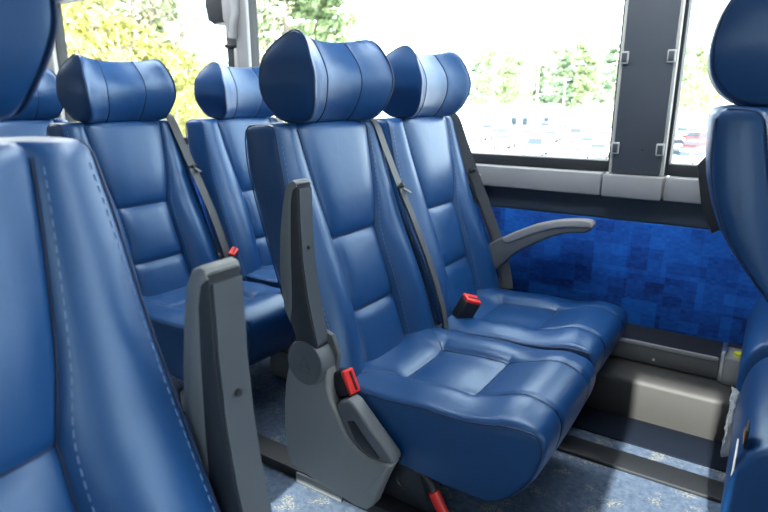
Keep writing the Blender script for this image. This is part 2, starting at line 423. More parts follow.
def cushion_mesh():
    c = CS / 0.218
    ts = [0, 0.12, 0.24, 0.34, 0.40, c - 0.045, c - 0.022, c, c + 0.022, c + 0.045, 0.58, 0.65, 0.72, 0.79, 0.85, 0.90, 0.94, 0.965, 0.985, 1.0]
    full = [-t for t in ts[:0:-1]] + ts
    b = MB(); b.rings([cushion_ring(t) for t in full]); return with_seams(b, 'cushion', 50, cushion_seams)
def cushion_seams(b):
    for s in (-1, 1):
        pts = [(nx(x), s * CS, seat_top(x, CS) + 0.0004) for x in cushion_xs() if x >= XS[0] and x < 0.40]
        t = s * CS / cw(0.43)
        R = cushion_ring(t); n = len(cushion_xs())
        pts += [Vector((p.x + 0.0004, p.y, p.z + 0.0004)) for p in R[n - 5:n + 7]]
        b.tube(pts, 0.0017, 5)
        b.tube([(XS[0] - d, s * (CS + d * 0.95), seat_top(XS[0] - d, CS + d * 0.95) + 0.0003) for d in [i * 0.008 for i in range(11)]], 0.0016, 5)
    for q in XS:
        b.tube([(q, CS * t, seat_top(q, CS * t) + 0.0003) for t in [i / 10 - 1 for i in range(21)]], 0.0016, 5)
def cushion_piping(s):
    R = cushion_ring(s * 1.0); n0 = len(cushion_xs()) + 9
    return MB().tube([Vector((p.x, p.y + s * 0.0008, p.z + 0.0002)) for p in R[2:n0]], 0.0018, 5).mesh('piping')

# ---- headrest
HP = [(-0.33, 1.03), (-0.312, 1.085), (-0.270, 1.122), (-0.221, 1.140), (-0.186, 1.122), (-0.161, 1.080), (-0.146, 1.030), (-0.156, 0.978), (-0.186, 0.940), (-0.225, 0.925), (-0.285, 0.928), (-0.324, 0.968)]
HPS = [(p.x, p.z) for p in spline([(x, 0, z) for x, z in HP], 5, True)]
HW = 0.168
def head_ring(y, sc=1.0):
    a = abs(y) / HW; f = 1 - min(1, a) ** 2.2; out = []
    cx, cz = -0.24, 1.03
    for x, z in HPS:
        fr = sm(-0.27, -0.17, x)
        x2 = x - 0.050 * f * fr; z2 = z - 0.016 * f * sm(1.05, 1.13, z) - 0.002 * f - 0.008 * fr * sm(1.0, 0.94, z)
        bul = 0.012 * (1 - a * a) * (1 - fr); x2 -= bul
        zs_ = cz + (z2 - cz) * sc
        ty = 1 - 0.13 * sm(1.02, 0.925, zs_) - 0.10 * sm(1.06, 1.14, zs_)
        out.append(Vector((cx + (x2 - cx) * sc, y * ty, cz + (z2 - cz) * sc)))
    s = abs(y); g = math.exp(-((s - 0.072) / 0.004) ** 2) * 0.02
    return [Vector((cx + (p.x - cx) * (1 - g), p.y, cz + (p.z - cz) * (1 - g))) for p in out]
def headrest_mesh():
    ys = [0, 0.015, 0.03, 0.045, 0.060, 0.068, 0.072, 0.076, 0.084, 0.095, 0.108, 0.121, 0.133, 0.145, 0.155, 0.162, 0.166]
    full = [-y for y in ys[:0:-1]] + ys
    R = [head_ring(y, 1.0 if abs(y) < 0.158 else 1 - 0.10 * ((abs(y) - 0.158) / 0.008) ** 2) for y in full]
    tail = [(0.1685, 0.93), (0.1705, 0.84), (0.1720, 0.70), (0.1732, 0.5), (0.1738, 0.3), (0.174, 0.1)]
    b = MB(); b.rings([head_ring(-y, k) for y, k in tail[::-1]] + R + [head_ring(y, k) for y, k in tail])
    return with_seams(b, 'headrest', 60, headrest_seams)
def headrest_seams(b):
    for s in (-1, 1): b.tube(head_ring(s * 0.072, 1.0175), 0.0014, 5, closed=True)
def headrest_piping(s):
    return MB().tube(head_ring(s * 0.1672, 0.955), 0.0018, 5, closed=True).mesh('piping')

MESH = {}
def shared(key, fn, mat=None):
    if key not in MESH:
        me = fn()
        if mat: me.materials.append(mat)
        MESH[key] = me
    return MESH[key]

# ---- plastic parts
ARM = [(-0.132, 0.36), (-0.13, 0.44), (-0.146, 0.48), (-0.16, 0.539), (-0.162, 0.6), (-0.156, 0.68), (-0.145, 0.745), (-0.136, 0.78), (-0.128, 0.796), (-0.115, 0.803), (-0.102, 0.801), (-0.104, 0.79), (-0.103, 0.76), (-0.103, 0.7), (-0.099, 0.62), (-0.09, 0.55), (-0.076, 0.48), (-0.064, 0.43), (-0.058, 0.36)]
PAD = [(-0.142, 0.468), (-0.158, 0.5), (-0.1665, 0.545), (-0.1685, 0.6), (-0.1625, 0.68), (-0.151, 0.748), (-0.141, 0.785), (-0.131, 0.802), (-0.116, 0.809), (-0.108, 0.806), (-0.104, 0.795), (-0.116, 0.785), (-0.123, 0.76), (-0.127, 0.7), (-0.13, 0.62), (-0.131, 0.55), (-0.133, 0.51)]
SHIELD = [(-0.158, 0.378), (-0.164, 0.345), (-0.174, 0.31), (-0.183, 0.25), (-0.186, 0.17), (-0.181, 0.10), (-0.170, 0.072), (-0.10, 0.058), (-0.03, 0.046), (0.03, 0.036), (0.066, 0.038), (0.084, 0.055), (0.099, 0.098), (0.122, 0.155), (0.136, 0.182), (0.128, 0.186), (0.105, 0.181), (0.07, 0.181), (0.042, 0.192), (0.016, 0.215), (-0.004, 0.245), (-0.020, 0.275), (-0.034, 0.296), (-0.042, 0.32), (-0.042, 0.36), (-0.046, 0.39)]
POD = [(-0.022, 0.285), (-0.008, 0.302), (0.012, 0.310), (0.028, 0.303), (0.075, 0.257), (0.110, 0.225), (0.134, 0.200), (0.137, 0.188), (0.125, 0.182), (0.10, 0.178), (0.07, 0.178), (0.04, 0.188), (0.01, 0.215), (-0.008, 0.25)]
def rot_about(poly, px, pz, ang):
    c, s = math.cos(ang), math.sin(ang)
    return [(px + (x - px) * c - (z - pz) * s, pz + (x - px) * s + (z - pz) * c) for x, z in poly]

def add_side(root, s, full_shield=True):
    """aisle-side armrest (folded up) and side shield; s = -1 / +1 is the side in y"""
    y0, y1 = sorted((s * 0.245, s * 0.292))
    a = MB().prism(ARM, y0, y1, 0.006).build('armrest', M['grey_dark'], root, 35)
    p = MB().prism(PAD, y0 - 0.002, y1 + 0.002, 0.006).build('arm_pad', M['pad_grey'], a, 35); p['label'] = 'paler grey pad strip'
    MB().prism([(-0.1005, 0.79), (-0.1005, 0.70), (-0.0965, 0.62), (-0.0875, 0.55), (-0.0735, 0.48), (-0.0615, 0.43), (-0.063, 0.43), (-0.076, 0.48), (-0.090, 0.55), (-0.099, 0.62), (-0.103, 0.70), (-0.103, 0.79)], y0 + 0.003, y1 - 0.003).build('arm_facing', M['arm_grey'], a, 35)
    ym = (y0 + y1) / 2
    MB().cyl((-0.0985, ym, 0.655), (1, 0, 0.05), 0.0045, 0.0035, 16).build('bolt_hole', M['black'], a)
    sy0, sy1 = sorted((s * 0.243, s * 0.285))
    if full_shield:
        sh = MB().prism(SHIELD, sy0, sy1, 0.007, 3).build('side_shield', M['grey'], root, 35)
        MB().prism(POD, *sorted((s * 0.236, s * 0.279)), 0.008, 3).build('recline_handle', M['grey_mid'], root, 35)
        rec = [(0.012, 0.255), (0.03, 0.262), (0.07, 0.222), (0.103, 0.190), (0.095, 0.186), (0.065, 0.192), (0.035, 0.212)]
        MB().prism(rec, *sorted((s * 0.27, s * 0.2815)), 0.002).build('finger_recess', M['black'], root, 35)
    d0, d1 = s * 0.250, s * 0.296
    cap = MB(); R = []
    for (yy, r) in ((d0, 0.057), (s * 0.288, 0.057), (s * 0.2945, 0.054), (s * 0.296, 0.050), (s * 0.2945, 0.047), (s * 0.2945, 0.001)):
        R.append([(-0.100 + r * math.cos(2*PI*k/40), yy, 0.378 + r * math.sin(2*PI*k/40)) for k in range(40)])
    cap.rings(R); pc = cap.build('pivot_cap', M['grey_mid'], root, 35)
    em = MB(); ye = s * 0.2948
    for q in ([(-0.121, 0.358), (-0.104, 0.398)], [(-0.104, 0.398), (-0.084, 0.366)], [(-0.118, 0.364), (-0.083, 0.372)], [(-0.117, 0.352), (-0.088, 0.356)]):
        em.tube([(q[0][0], ye, q[0][1]), (q[1][0], ye, q[1][1])], 0.0014, 6)
    em.build('moulded_emblem', M['grey_mid'], pc)

def add_buckle(root, loc, direc, up, name='belt_buckle', h=0.062, w=0.046, th=0.014):
    """black buckle body with a red press button on its end"""
    d = Vector(direc).normalized(); u = Vector(up); u = (u - d * u.dot(d)).normalized(); r = d.cross(u)
    mt = Matrix((( d.x, r.x, u.x, loc[0]), (d.y, r.y, u.y, loc[1]), (d.z, r.z, u.z, loc[2]), (0, 0, 0, 1)))
    b = MB().box(-h, 0.0, -w / 2, w / 2, -th, th, 0.006, 3, mt).build(name, M['black'], root)
    rb = MB().box(-0.003, 0.010, -w / 2 + 0.001, w / 2 - 0.001, -th + 0.0005, th - 0.0005, 0.005, 3, mt).build('release_button', M['red'], b)
    rb['label'] = 'red press button'
    MB().box(0.0095, 0.0115, -w / 2 + 0.008, w / 2 - 0.008, 0.0, 0.006, 0.0, 1, mt).build('tongue_slot', M['black'], rb)
    stem = Vector(loc) - d * h
    MB().ribbon([stem, stem - d * 0.03 - u * 0.004, stem - d * 0.07 - u * 0.02], r, 0.034, 0.003).build('buckle_strap', M['belt'], b)
    return b

def add_belt(root, s, turn=1.0):
    """shoulder belt down one side of the backrest, with a tongue; turn = how far the webbing is turned edge-on to the aisle"""
    pts = spline([(-0.262, s * 0.180, 0.924), (-0.226, s * 0.186, 0.915), (-0.196, s * 0.203, 0.83), (-0.160, s * 0.219, 0.73), (-0.110, s * 0.238, 0.60), (-0.062, s * 0.246, 0.48), (-0.024, s * 0.247, 0.37), (-0.010, s * 0.247, 0.30)], 6)
    n = len(pts); wd = []
    for i in range(n):
        t = sm(0.0, 0.3, i / n)
        wd.append((-0.35 * turn + (1 - turn) * (0.35 + 0.5 * t), s * (0.93 * turn + (1 - turn) * (0.6 - 0.2 * t)), 0.0))
    bl = MB().ribbon(pts, wd, 0.040 if turn > 0.5 else 0.044, 0.0022).build('shoulder_belt', M['belt'], root)
    h = int(n * 0.42)
    p2 = [Vector((p.x + 0.012, p.y - s * 0.012, p.z)) for p in pts[h:]]
    MB().ribbon(p2, wd[h:], 0.034, 0.0022).build('lap_belt', M['belt'], bl)
    k = pts[h]
    t = MB().box(-0.010, 0.014, -0.024, 0.024, -0.006, 0.006, 0.004, 2, Matrix.Translation(k) @ Matrix.Rotation(s * 0.6, 4, 'Z') @ Matrix.Rotation(-0.5, 4, 'Y')).build('tongue_housing', M['black'], bl)
    MB().box(0.008, 0.040, -0.009, 0.009, -0.0015, 0.0015, 0.0, 1, Matrix.Translation(k) @ Matrix.Rotation(s * 0.2, 4, 'Z') @ Matrix.Rotation(0.45, 4, 'Y')).build('belt_tongue', M['grey_mid'], bl)
    return bl

def add_base(root, feet=((0.097, -0.13), (0.097, 0.13)), fh=0.085):
    """two grey box feet and the cross beam the seat is bolted to"""
    for x, y in feet:
        f = MB().box(x - 0.055, x + 0.055, y - 0.035, y + 0.035, 0.0, fh, 0.014, 3).build('foot', M['grey'], root)
        MB().box(x - 0.04, x + 0.04, y - 0.02, y + 0.02, fh - 0.005, 0.165, 0.004).build('foot_bracket', M['grey_mid'], f)
        MB().box(x + 0.05, x + 0.058, y - 0.018, y + 0.018, 0.015, fh * 0.7, 0.004).build('foot_slot', M['black'], f)
    MB().box(0.02, 0.34, -0.20, 0.20, 0.125, 0.165, 0.008).build('seat_frame', M['grey_dark'], root)

def seat(X, Y, label, aisle=0, belt=0, short=False, lift=0.0, rec=0.0, turn=0.82, head=0.0, head_x=0.0, base=()):
    r = empty('bus_seat', (X, Y, 0)); tag(r, label, 'seat', 'blue leather bus seats')
    bk = link('backrest', shared('back_s', lambda: backrest_mesh(R_SHORT)) if short else shared('back', backrest_mesh), None, r)
    hd = link('headrest', shared('head', headrest_mesh), None, r)
    cu = link('cushion', shared('cush', cushion_mesh), None, r)
    for s in (-1, 1):
        link('piping', shared(('bp', s, short), lambda: back_piping(s, R_SHORT if short else R_TAB), M['piping']), None, bk)
        link('piping', shared(('hp', s), lambda: headrest_piping(s), M['piping']), None, hd)
        link('piping', shared(('cp', s), lambda: cushion_piping(s), M['piping']), None, cu)
    for y in (-0.06, 0.06): MB().tube([(-0.27, y, 0.90), (-0.272, y, 0.96)], 0.007, 8).build('headrest_post', M['metal'], r)
    add_base(r, *base)
    if aisle: add_side(r, aisle)
    if belt: add_belt(r, belt, turn)
    def turn_about(o, px, pz, a):
        mt = Matrix.Translation((px, 0, pz)) @ Matrix.Rotation(a, 4, 'Y') @ Matrix.Translation((-px, 0, -pz)) @ Matrix.Translation(o.location)
        o.location = mt.to_translation(); o.rotation_euler = mt.to_euler()
    for o in r.children:
        nm = o.name.split('.')[0]
        if rec and nm in ('backrest', 'headrest', 'headrest_post', 'shoulder_belt'): turn_about(o, 0.0, 0.30, -rec)
        if lift and nm in ('backrest', 'headrest', 'headrest_post'): o.location.z += lift
        if nm == 'headrest': o.location.z += head; o.location.x += head_x
    return r

ROW = {'fg': -0.375, 'main': -0.75, 'back': -1.67, 'far': -2.59, 'front': 0.19}
YA, YW = 1.235, 1.725

main_a = seat(ROW['main'], YA, 'blue leather aisle seat in the centre with a large grey side shield in full sight', -1, 1)
add_buckle(main_a, (-0.004, -0.246, 0.338), (0.85, -0.15, 0.42), (0.10, 1.0, 0.0), h=0.06, w=0.062, th=0.017)
main_w = seat(ROW['main'], YW, 'blue leather window seat with a lowered grey armrest before the patterned wall', 0, 1, turn=0.0)
for o in main_w.children:
    if o.name.startswith('cushion'): o.location = (-0.022, -0.018, -0.006)
add_buckle(main_w, (0.030, -0.150, 0.375), (0.42, 0.06, 0.85), (0.75, -0.5, 0.0), h=0.085, w=0.056, th=0.021)
back_a = seat(ROW['back'] - 0.015, YA - 0.002, 'blue leather seat behind the raised near armrest, a red buckle at its far side', -1, 1, lift=-0.018, base=(((0.29, -0.185), (0.31, 0.19)), 0.10))
add_buckle(back_a, (0.005, 0.245, 0.41), (0.4, -0.2, 0.75), (0.7, 0.5, -0.4))
back_w = seat(ROW['back'] + 0.05, YW + 0.015, 'blue leather window seat mostly hidden between two aisle seats, below the window post fitting', 0, 1, lift=-0.018)
far_a = seat(ROW['far'] + 0.10, YA + 0.03, 'farthest blue leather seat, only its headrest peeping out beside the near left seat', 0, 0, lift=-0.03)
fg = seat(ROW['fg'], 0.14, 'large near blue leather seat cut off by the left edge, raised armrest at its side', 1, 0, False, 0.018, 0.0, head=0.02, head_x=-0.035)
fr_a = seat(ROW['front'], YA, 'blue leather seat seen from behind at the right edge, its rounded back in shade', 0, 0, True, 0.034, -0.05, head=0.0)
fr_w = seat(ROW['front'], YW, 'blue leather window seat behind the right edge seat back, by the heater end bracket', 0, 0, True, 0.034, -0.05, head=0.0)

# lever under the cushion of the middle aisle seat
lv = MB().tube(spline([(0.10, -0.19, 0.140), (0.165, -0.20, 0.136), (0.192, -0.205, 0.122), (0.210, -0.21, 0.098), (0.218, -0.21, 0.085)], 5), 0.008, 10).build('slide_lever', M['grey_dark'], main_a)
g = MB().tube([(0.206, -0.21, 0.102), (0.226, -0.21, 0.068), (0.245, -0.21, 0.034)], [0.013, 0.014, 0.012], 12).build('lever_grip', M['red'], lv); g['label'] = 'red sleeve on the lever'
MB().prism([(0.03, 0.02), (0.20, 0.02), (0.165, 0.12), (0.15, 0.165), (0.03, 0.165)], -0.20, -0.13, 0.008).build('base_cover', M['grey_dark'], main_a)
MB().tube(spline([(0.135, -0.243, 0.15), (0.128, -0.246, 0.128), (0.136, -0.246, 0.112), (0.150, -0.244, 0.108)], 5), 0.003, 8).build('cable_hook', M['black'], main_a)
MB().prism([(-0.105, 0.36), (-0.045, 0.34), (-0.034, 0.40), (-0.052, 0.445), (-0.085, 0.455)], -0.250, -0.236, 0.004).build('hinge_plate', M['grey_mid'], main_a)

# window seat armrest, lowered
WARM = [p[::2] for p in [(q.x, 0, q.z) for q in spline([(-0.12, 0, 0.40), (-0.075, 0, 0.465), (0.0, 0, 0.508), (0.107, 0, 0.556), (0.192, 0, 0.579), (0.262, 0, 0.586), (0.281, 0, 0.580), (0.283, 0, 0.566), (0.262, 0, 0.549), (0.179, 0, 0.532), (0.094, 0, 0.487), (0.023, 0, 0.441), (-0.03, 0, 0.385), (-0.08, 0, 0.36)], 4, True)]]
wa = MB().prism(WARM, 0.212, 0.252, 0.008, 3).build('armrest', M['grey_mid'], main_w, 35)
TOP = [(q.x, q.z) for q in spline([(-0.02, 0, 0.497), (0.04, 0, 0.531), (0.107, 0, 0.562), (0.192, 0, 0.585), (0.262, 0, 0.592), (0.285, 0, 0.585), (0.286, 0, 0.568), (0.262, 0, 0.566), (0.179, 0, 0.556), (0.10, 0, 0.528), (0.04, 0, 0.498), (-0.005, 0, 0.478)], 4, True)]
tp = MB().prism(TOP, 0.208, 0.256, 0.006, 3).build('arm_pad', M['trim_grey'], wa, 35); tp['label'] = 'pale grey top pad'

def lower_cover(root, x, zc, hh, y0, y1, name='lower_back_cover'):
    """padded leather lower back of a seat, rounded towards the rear"""
    pr = spline([(x + 0.14, 0, zc + hh), (x + 0.05, 0, zc + hh * 0.93), (x + 0.012, 0, zc + hh * 0.6), (x, 0, zc), (x + 0.006, 0, zc - hh * 0.6), (x + 0.03, 0, zc - hh * 0.95), (x + 0.14, 0, zc - hh)], 5, True)
    MB().prism([(p.x, p.z) for p in pr], y0, y1, 0.012, 3).build(name, M['leather'], root, 50)
lower_cover(fr_a, -0.178, 0.30, 0.15, -0.215, 0.215)
lower_cover(fr_w, -0.185, 0.33, 0.12, -0.215, 0.215)
tg = MB().box(-0.162, -0.157, -0.195, -0.150, 0.415, 0.450, 0.002).build('warning_tag', M['black'], fr_a); tg['label'] = 'black tag with an amber triangle'
MB().add([(-0.1635, -0.187, 0.421), (-0.1635, -0.158, 0.421), (-0.1635, -0.1725, 0.444), (-0.1625, -0.187, 0.421), (-0.1625, -0.158, 0.421), (-0.1625, -0.1725, 0.444)], [(0, 1, 2), (3, 5, 4), (0, 3, 4, 1), (1, 4, 5, 2), (2, 5, 3, 0)]).build('amber_triangle', M['amber'], tg)
MB().box(-0.172, -0.169, -0.205, -0.180, 0.345, 0.425, 0.001).build('care_label', M['white'], fr_a)
random.seed(5)
fb = MB(); nu, nv = 9, 14; vs = []
for side in (0, 1):
    for v in range(nv):
        for u in range(nu):
            uu, vv = u / (nu - 1) - 0.5, v / (nv - 1); wv = 0.055 * (1 - 0.5 * vv)
            vs.append((0.004 + 0.006 * math.sin(9 * uu + 3 * vv) + random.uniform(-0.003, 0.003) + side * 0.010 * math.cos(PI * uu), 1.47 + uu * wv * 2, 0.31 - 0.15 * vv + random.uniform(-0.003, 0.003)))
fs = []
for side in (0, 1):
    for v in range(nv - 1):
        for u in range(nu - 1):
            a = side * nu * nv + v * nu + u; fs.append((a, a + 1, a + nu + 1, a + nu))
for v in range(nv - 1):
    for u in (0, nu - 1):
        a = v * nu + u; fs.append((a, a + nu, a + nu + nu * nv, a + nu * nv))
tag(fb.add(vs, fs).build('plastic_bag', M['film']), 'crumpled clear plastic bag hanging between the two seats at the right edge', 'plastic bag')
# things on the seat back at the right edge
MB().prism([(-0.375, 0.79), (-0.345, 0.835), (-0.30, 0.84), (-0.28, 0.79), (-0.275, 0.62), (-0.31, 0.59), (-0.345, 0.66)], 0.215, 0.25, 0.008).build('belt_guide', M['black'], fr_w)

# ------------------------------------------------------------------ bus body
struct('floor', MB().box(-7, 5, -0.72, 2.16, -0.06, 0.0), M['carpet'])
struct('trim_1', MB().box(-7, 5, 1.500, 1.585, 0.0, 0.012, 0.004), M['gasket'], 'black floor rail below the window seats')
tr = struct('trim_2', MB().box(-7, 5, 0.985, 1.055, 0.0, 0.030, 0.004), M['gasket'], 'black floor rail below the aisle seats')
MB().box(-0.93, -0.78, 0.978, 0.984, 0.001, 0.028, 0.001).build('joint_plate', M['grey'], tr)
WT = 1.55
# window-side wall
struct('wall_left', MB().box(-7, 5, 2.06, 2.12, 0.0, 0.665).box(-7, 5, 2.06, 2.14, WT, 1.95), M['trim_dark'])
struct('wall_left_panel', MB().box(-7, 5, 2.045, 2.0595, 0.214, 0.583, 0.003), M['moquette'], 'blue patterned fabric wall panel')
struct('wall_left_band', MB().box(-7, 5, 2.052, 2.0598, 0.59, 0.660), M['band'], 'dark band below the sill trim')
for i, (a, b, o) in enumerate(((-7, -2.29, 0), (-2.28, -0.470, 0), (-0.464, -0.280, 0.012), (-0.274, 5, 0))):
    struct('trim_%d' % (3 + i), MB().box(a, b, 2.022 - o, 2.12, 0.665, 0.740, 0.006), M['trim_grey'], 'grey sill trim piece under the windows')
struct('trim_7', MB().box(-7, 5, 2.07, 2.125, 0.741, 0.778, 0.003), M['gasket'], 'black lower window frame')
# pillars
def pillar(n, x0, x1, mat, edge=True, emat='trim_light'):
    p = struct('trim_%d' % n, MB().box(x0 + 0.010, x1 - 0.010, 2.030, 2.13, 0.742, WT, 0.004), mat, 'window pillar cover')
    for s, xa in ((-1, x0), (1, x1)):
        MB().box(min(xa, xa - s * 0.010), max(xa, xa - s * 0.010), 2.034, 2.10, 0.742, WT, 0.002).build('pillar_edge', M[emat], p)
        MB().box(min(xa, xa + s * 0.010), max(xa, xa + s * 0.010), 2.06, 2.125, 0.742, WT, 0.002).build('window_seal', M['gasket'], p)
        if edge:
            for z in (0.825, 1.106):
                cx = xa - s * 0.016
                cl = MB().box(cx - 0.012, cx + 0.012, 2.0225, 2.032, z - 0.019, z + 0.019, 0.003).build('clip_frame', M['trim_light'], p)
                MB().box(cx - 0.008, cx + 0.008, 2.0205, 2.0235, z - 0.014, z + 0.014, 0.002).build('clip', M['trim_dark'], cl)
    return p
pm = pillar(8, -0.452, -0.285, M['trim_dark'])
MB().cyl((-0.352, 2.0315, 0.822), (0, -1, 0), 0.0035, 0.003, 12).build('screw_hole', M['black'], pm)
pb = pillar(9, -2.255, -2.142, M['grey_dark'], False, 'gasket')
MB().box(-2.168, -2.092, 2.012, 2.034, 0.742, WT, 0.006).build('cover_strip', M['trim_grey'], pb)
pf = pillar(10, -4.06, -3.83, M['trim_grey'], False)
MB().cyl((-3.90, 2.031, 1.04), (0, -1, 0), 0.014, 0.006, 16).build('coat_hook', M['black'], pf)
pillar(11, 1.35, 1.55, M['trim_dark'], False)
for i, (a, b) in enumerate(((-6.95, -4.07), (-3.82, -2.27), (-2.132, -0.462), (-0.275, 1.34), (1.56, 4.95))):
    struct('window_%d' % (i + 1), MB().box(a, b, 2.105, 2.111, 0.775, WT + 0.01), M['glass'], 'large side window pane')
def fill_light_mat():
    m, nt, b = newmat('ceiling_fill_light'); b.inputs['Emission Color'].default_value = (0.92, 0.97, 1, 1); b.inputs['Emission Strength'].default_value = 20; return m
M['lamp'] = fill_light_mat()
for i, y in enumerate((1.35,)):  # added glowing panels, out of view, that fill the seats with light
    for k, x in enumerate((-5.2, -3.6, -2.0, -0.4, 1.2, 2.6)):
        lt = struct('trim_%d' % (20 + i * 6 + k), MB().box(x - 0.66, x + 0.66, y - 0.16, y + 0.16, 1.93, 1.95, 0.004), M['trim_grey'], 'added ceiling fill light housing')
        MB().box(x - 0.64, x + 0.64, y - 0.14, y + 0.14, 1.922, 1.932).build('fill_diffuser', M['lamp'], lt)
struct('ceiling', MB().box(-7, 5, -0.72, 2.16, 1.95, 2.0), M['liner'])

struct('trim_12', MB().box(-7, 5, 1.650, 1.798, 0.0, 0.006, 0.002), M['shade_navy'], 'dark strip standing in for shade along the heater casing')  # dark floor strip stands in for the shaded carpet beside the heater
# heater casing along the wall
prof = [(2.044, 0.0), (1.80, 0.0), (1.795, 0.03), (1.782, 0.128), (1.785, 0.139), (1.795, 0.146), (1.895, 0.152), (2.044, 0.152)]
def along_x(poly, x0, x1, bev=0.0):
    b = MB(); b.prism([(p[0], p[1]) for p in poly], x0, x1, bev)
    b.v = [(y, x, z) for (x, y, z) in b.v]; return b
hb = struct('baseboard_left', along_x(prof, -7, 5), M['heater'], 'grey heater casing along the floor')
MB().box(-7, -0.045, 1.895, 2.044, 0.156, 0.222, 0.004).build('heater_strip', M['heater_face'], hb)
MB().box(-7, 5, 1.905, 2.044, 0.2225, 0.226).build('air_slot', M['gasket'], hb)
MB().box(-7, -0.05, 1.893, 1.903, 0.214, 0.227, 0.002).build('strip_lip', M['trim_grey'], hb)
MB().cyl((-0.225, 1.896, 0.176), (0, -1, 0), 0.0045, 0.003, 12).build('screw', M['metal'], hb)
# bracket at the end of the strip
br = empty('end_bracket', (0.0, 1.92, 0.154)); tag(br, 'small grey metal bracket with a yellow cap at the end of the heater strip', 'bracket')
MB().box(-0.035, 0.045, -0.045, 0.06, 0.0, 0.085, 0.006).build('bracket_body', M['grey'], br)
MB().box(-0.045, -0.032, -0.03, 0.05, 0.0, 0.10, 0.003).build('flange', M['metal'], br)
MB().cyl((0.0, -0.01, 0.085), (0, 0, 1), 0.013, 0.012, 16).build('yellow_cap', M['yellow'], br)
MB().cyl((0.02, -0.046, 0.045), (0, -1, 0), 0.010, 0.012, 12).build('bolt', M['metal'], br)
hole = MB().cyl((0.02, 1.84, 0.1485), (0, 0, 1), 0.028, 0.003, 24).build('dark_hole_disc', M['gasket']); tag(hole, 'black disc drawn as a dark grommet on the heater ledge below the end bracket', 'opening')  # black disc stands in for a dark hole in the ledge

# fitting that hangs on the rear window post
pfit = empty('post_fitting', (-2.222, 2.035, 1.30)); tag(pfit, 'grey boxy fitting with a short strap on the dark window post, upper left', 'fitting')
MB().prism([(-0.075, 0.035), (-0.090, 0.10), (-0.07, 0.24), (0.07, 0.24), (0.085, 0.06), (0.06, 0.02), (-0.04, 0.015)], -0.07, 0.0, 0.008).build('housing', M['grey_dark'], pfit)
MB().prism([(0.035, 0.03), (0.028, 0.24), (0.088, 0.24), (0.096, 0.06), (0.074, 0.015), (0.066, -0.05), (0.050, -0.05), (0.048, 0.01)], -0.078, -0.02, 0.006).build('pale_cover', M['trim_grey'], pfit)
MB().box(0.040, 0.060, -0.03, -0.012, -0.20, -0.09, 0.006).build('pull_tab', M['trim_light'], pfit)
MB().box(-0.03, 0.085, -0.02, -0.008, -0.085, -0.07, 0.002).build('slot_bar', M['black'], pfit)

# unseen camera-side wall; added blinds block light, gaps are placed for the sun patches
wr = MB().box(-7, 5, -0.72, -0.66, 0.0, 0.70).box(-7, 5, -0.72, -0.66, 1.50, 1.95)
SUNP = [(-7, -6.5), (-5.4, -5.1), (-3.9, -3.5), (-2.6, -1.70), (-1.30, -0.83), (-0.36, -0.105), (1.55, 2.0), (3.3, 3.6), (4.8, 5)]
for a, b in SUNP: wr.box(a, b, -0.72, -0.66, 0.70, 1.50)
struct('wall_right', wr, M['trim_dark'])
for i in range(len(SUNP) - 1):
    wn = struct('window_%d' % (6 + i), MB().box(SUNP[i][1], SUNP[i + 1][0], -0.70, -0.694, 0.70, 1.50), M['glass'], 'opposite side window pane')
    x0, x1 = SUNP[i][1], SUNP[i + 1][0]; zb = 0.70
    if i == 4: zb = 0.89
    if i == 5: x0 = 0.12
    MB().box(x0, x1, -0.69, -0.686, zb, 1.50).build('light_blocker', M['liner'], wn)
struct('wall_rear', MB().box(-7.06, -7, -0.72, 2.16, 0, 2.0), M['trim_dark'])
struct('wall_front', MB().box(3.6, 3.66, -0.72, 2.16, 0, 0.35).box(3.6, 3.66, -0.72, 2.16, 1.88, 2.0).box(3.6, 3.66, -0.72, -0.6, 0.35, 1.88).box(3.6, 3.66, 2.06, 2.16, 0.35, 1.88), M['trim_dark'])
struct('window_14', MB().box(3.62, 3.63, -0.6, 2.06, 0.35, 1.88), M['glass'], 'windscreen')

# ------------------------------------------------------------------ camera
AZ, PITCH = 2.1574244408397383, 0.26435451822152906
fw = Vector((math.cos(AZ) * math.cos(PITCH), math.sin(AZ) * math.cos(PITCH), -math.sin(PITCH)))
rt = Vector((math.sin(AZ), -math.cos(AZ), 0)); up = rt.cross(fw)
cam = bpy.data.cameras.new('camera'); co = bpy.data.objects.new('camera', cam); COL.objects.link(co)
co.matrix_world = Matrix(((rt.x, up.x, -fw.x, 0), (rt.y, up.y, -fw.y, 0), (rt.z, up.z, -fw.z, 0.98), (0, 0, 0, 1)))
cam.sensor_width = 36; cam.lens = 27.1875; cam.clip_start = 0.02; cam.clip_end = 600
cam.dof.use_dof = True; cam.dof.focus_distance = 1.32; cam.dof.aperture_fstop = 5.0
S.camera = co

# ------------------------------------------------------------------ outside
GZ = -4.2
def at(px, d):
    """point on the ground d metres away in the direction of a picture column"""
    v = fw * 580 + rt * (px - 384) - up * (99 - 256); v.z = 0; v.normalize(); return v * d
g = MB(); n = 24
g.rings([[(0.01 * math.cos(2*PI*k/n), 0.01 * math.sin(2*PI*k/n), GZ) for k in range(n)], [(260 * math.cos(2*PI*k/n), 260 * math.sin(2*PI*k/n), GZ) for k in range(n)]], True, False)
tag(struct('ground_outside', g, M['asphalt']), 'pale car park ground outside the bus')

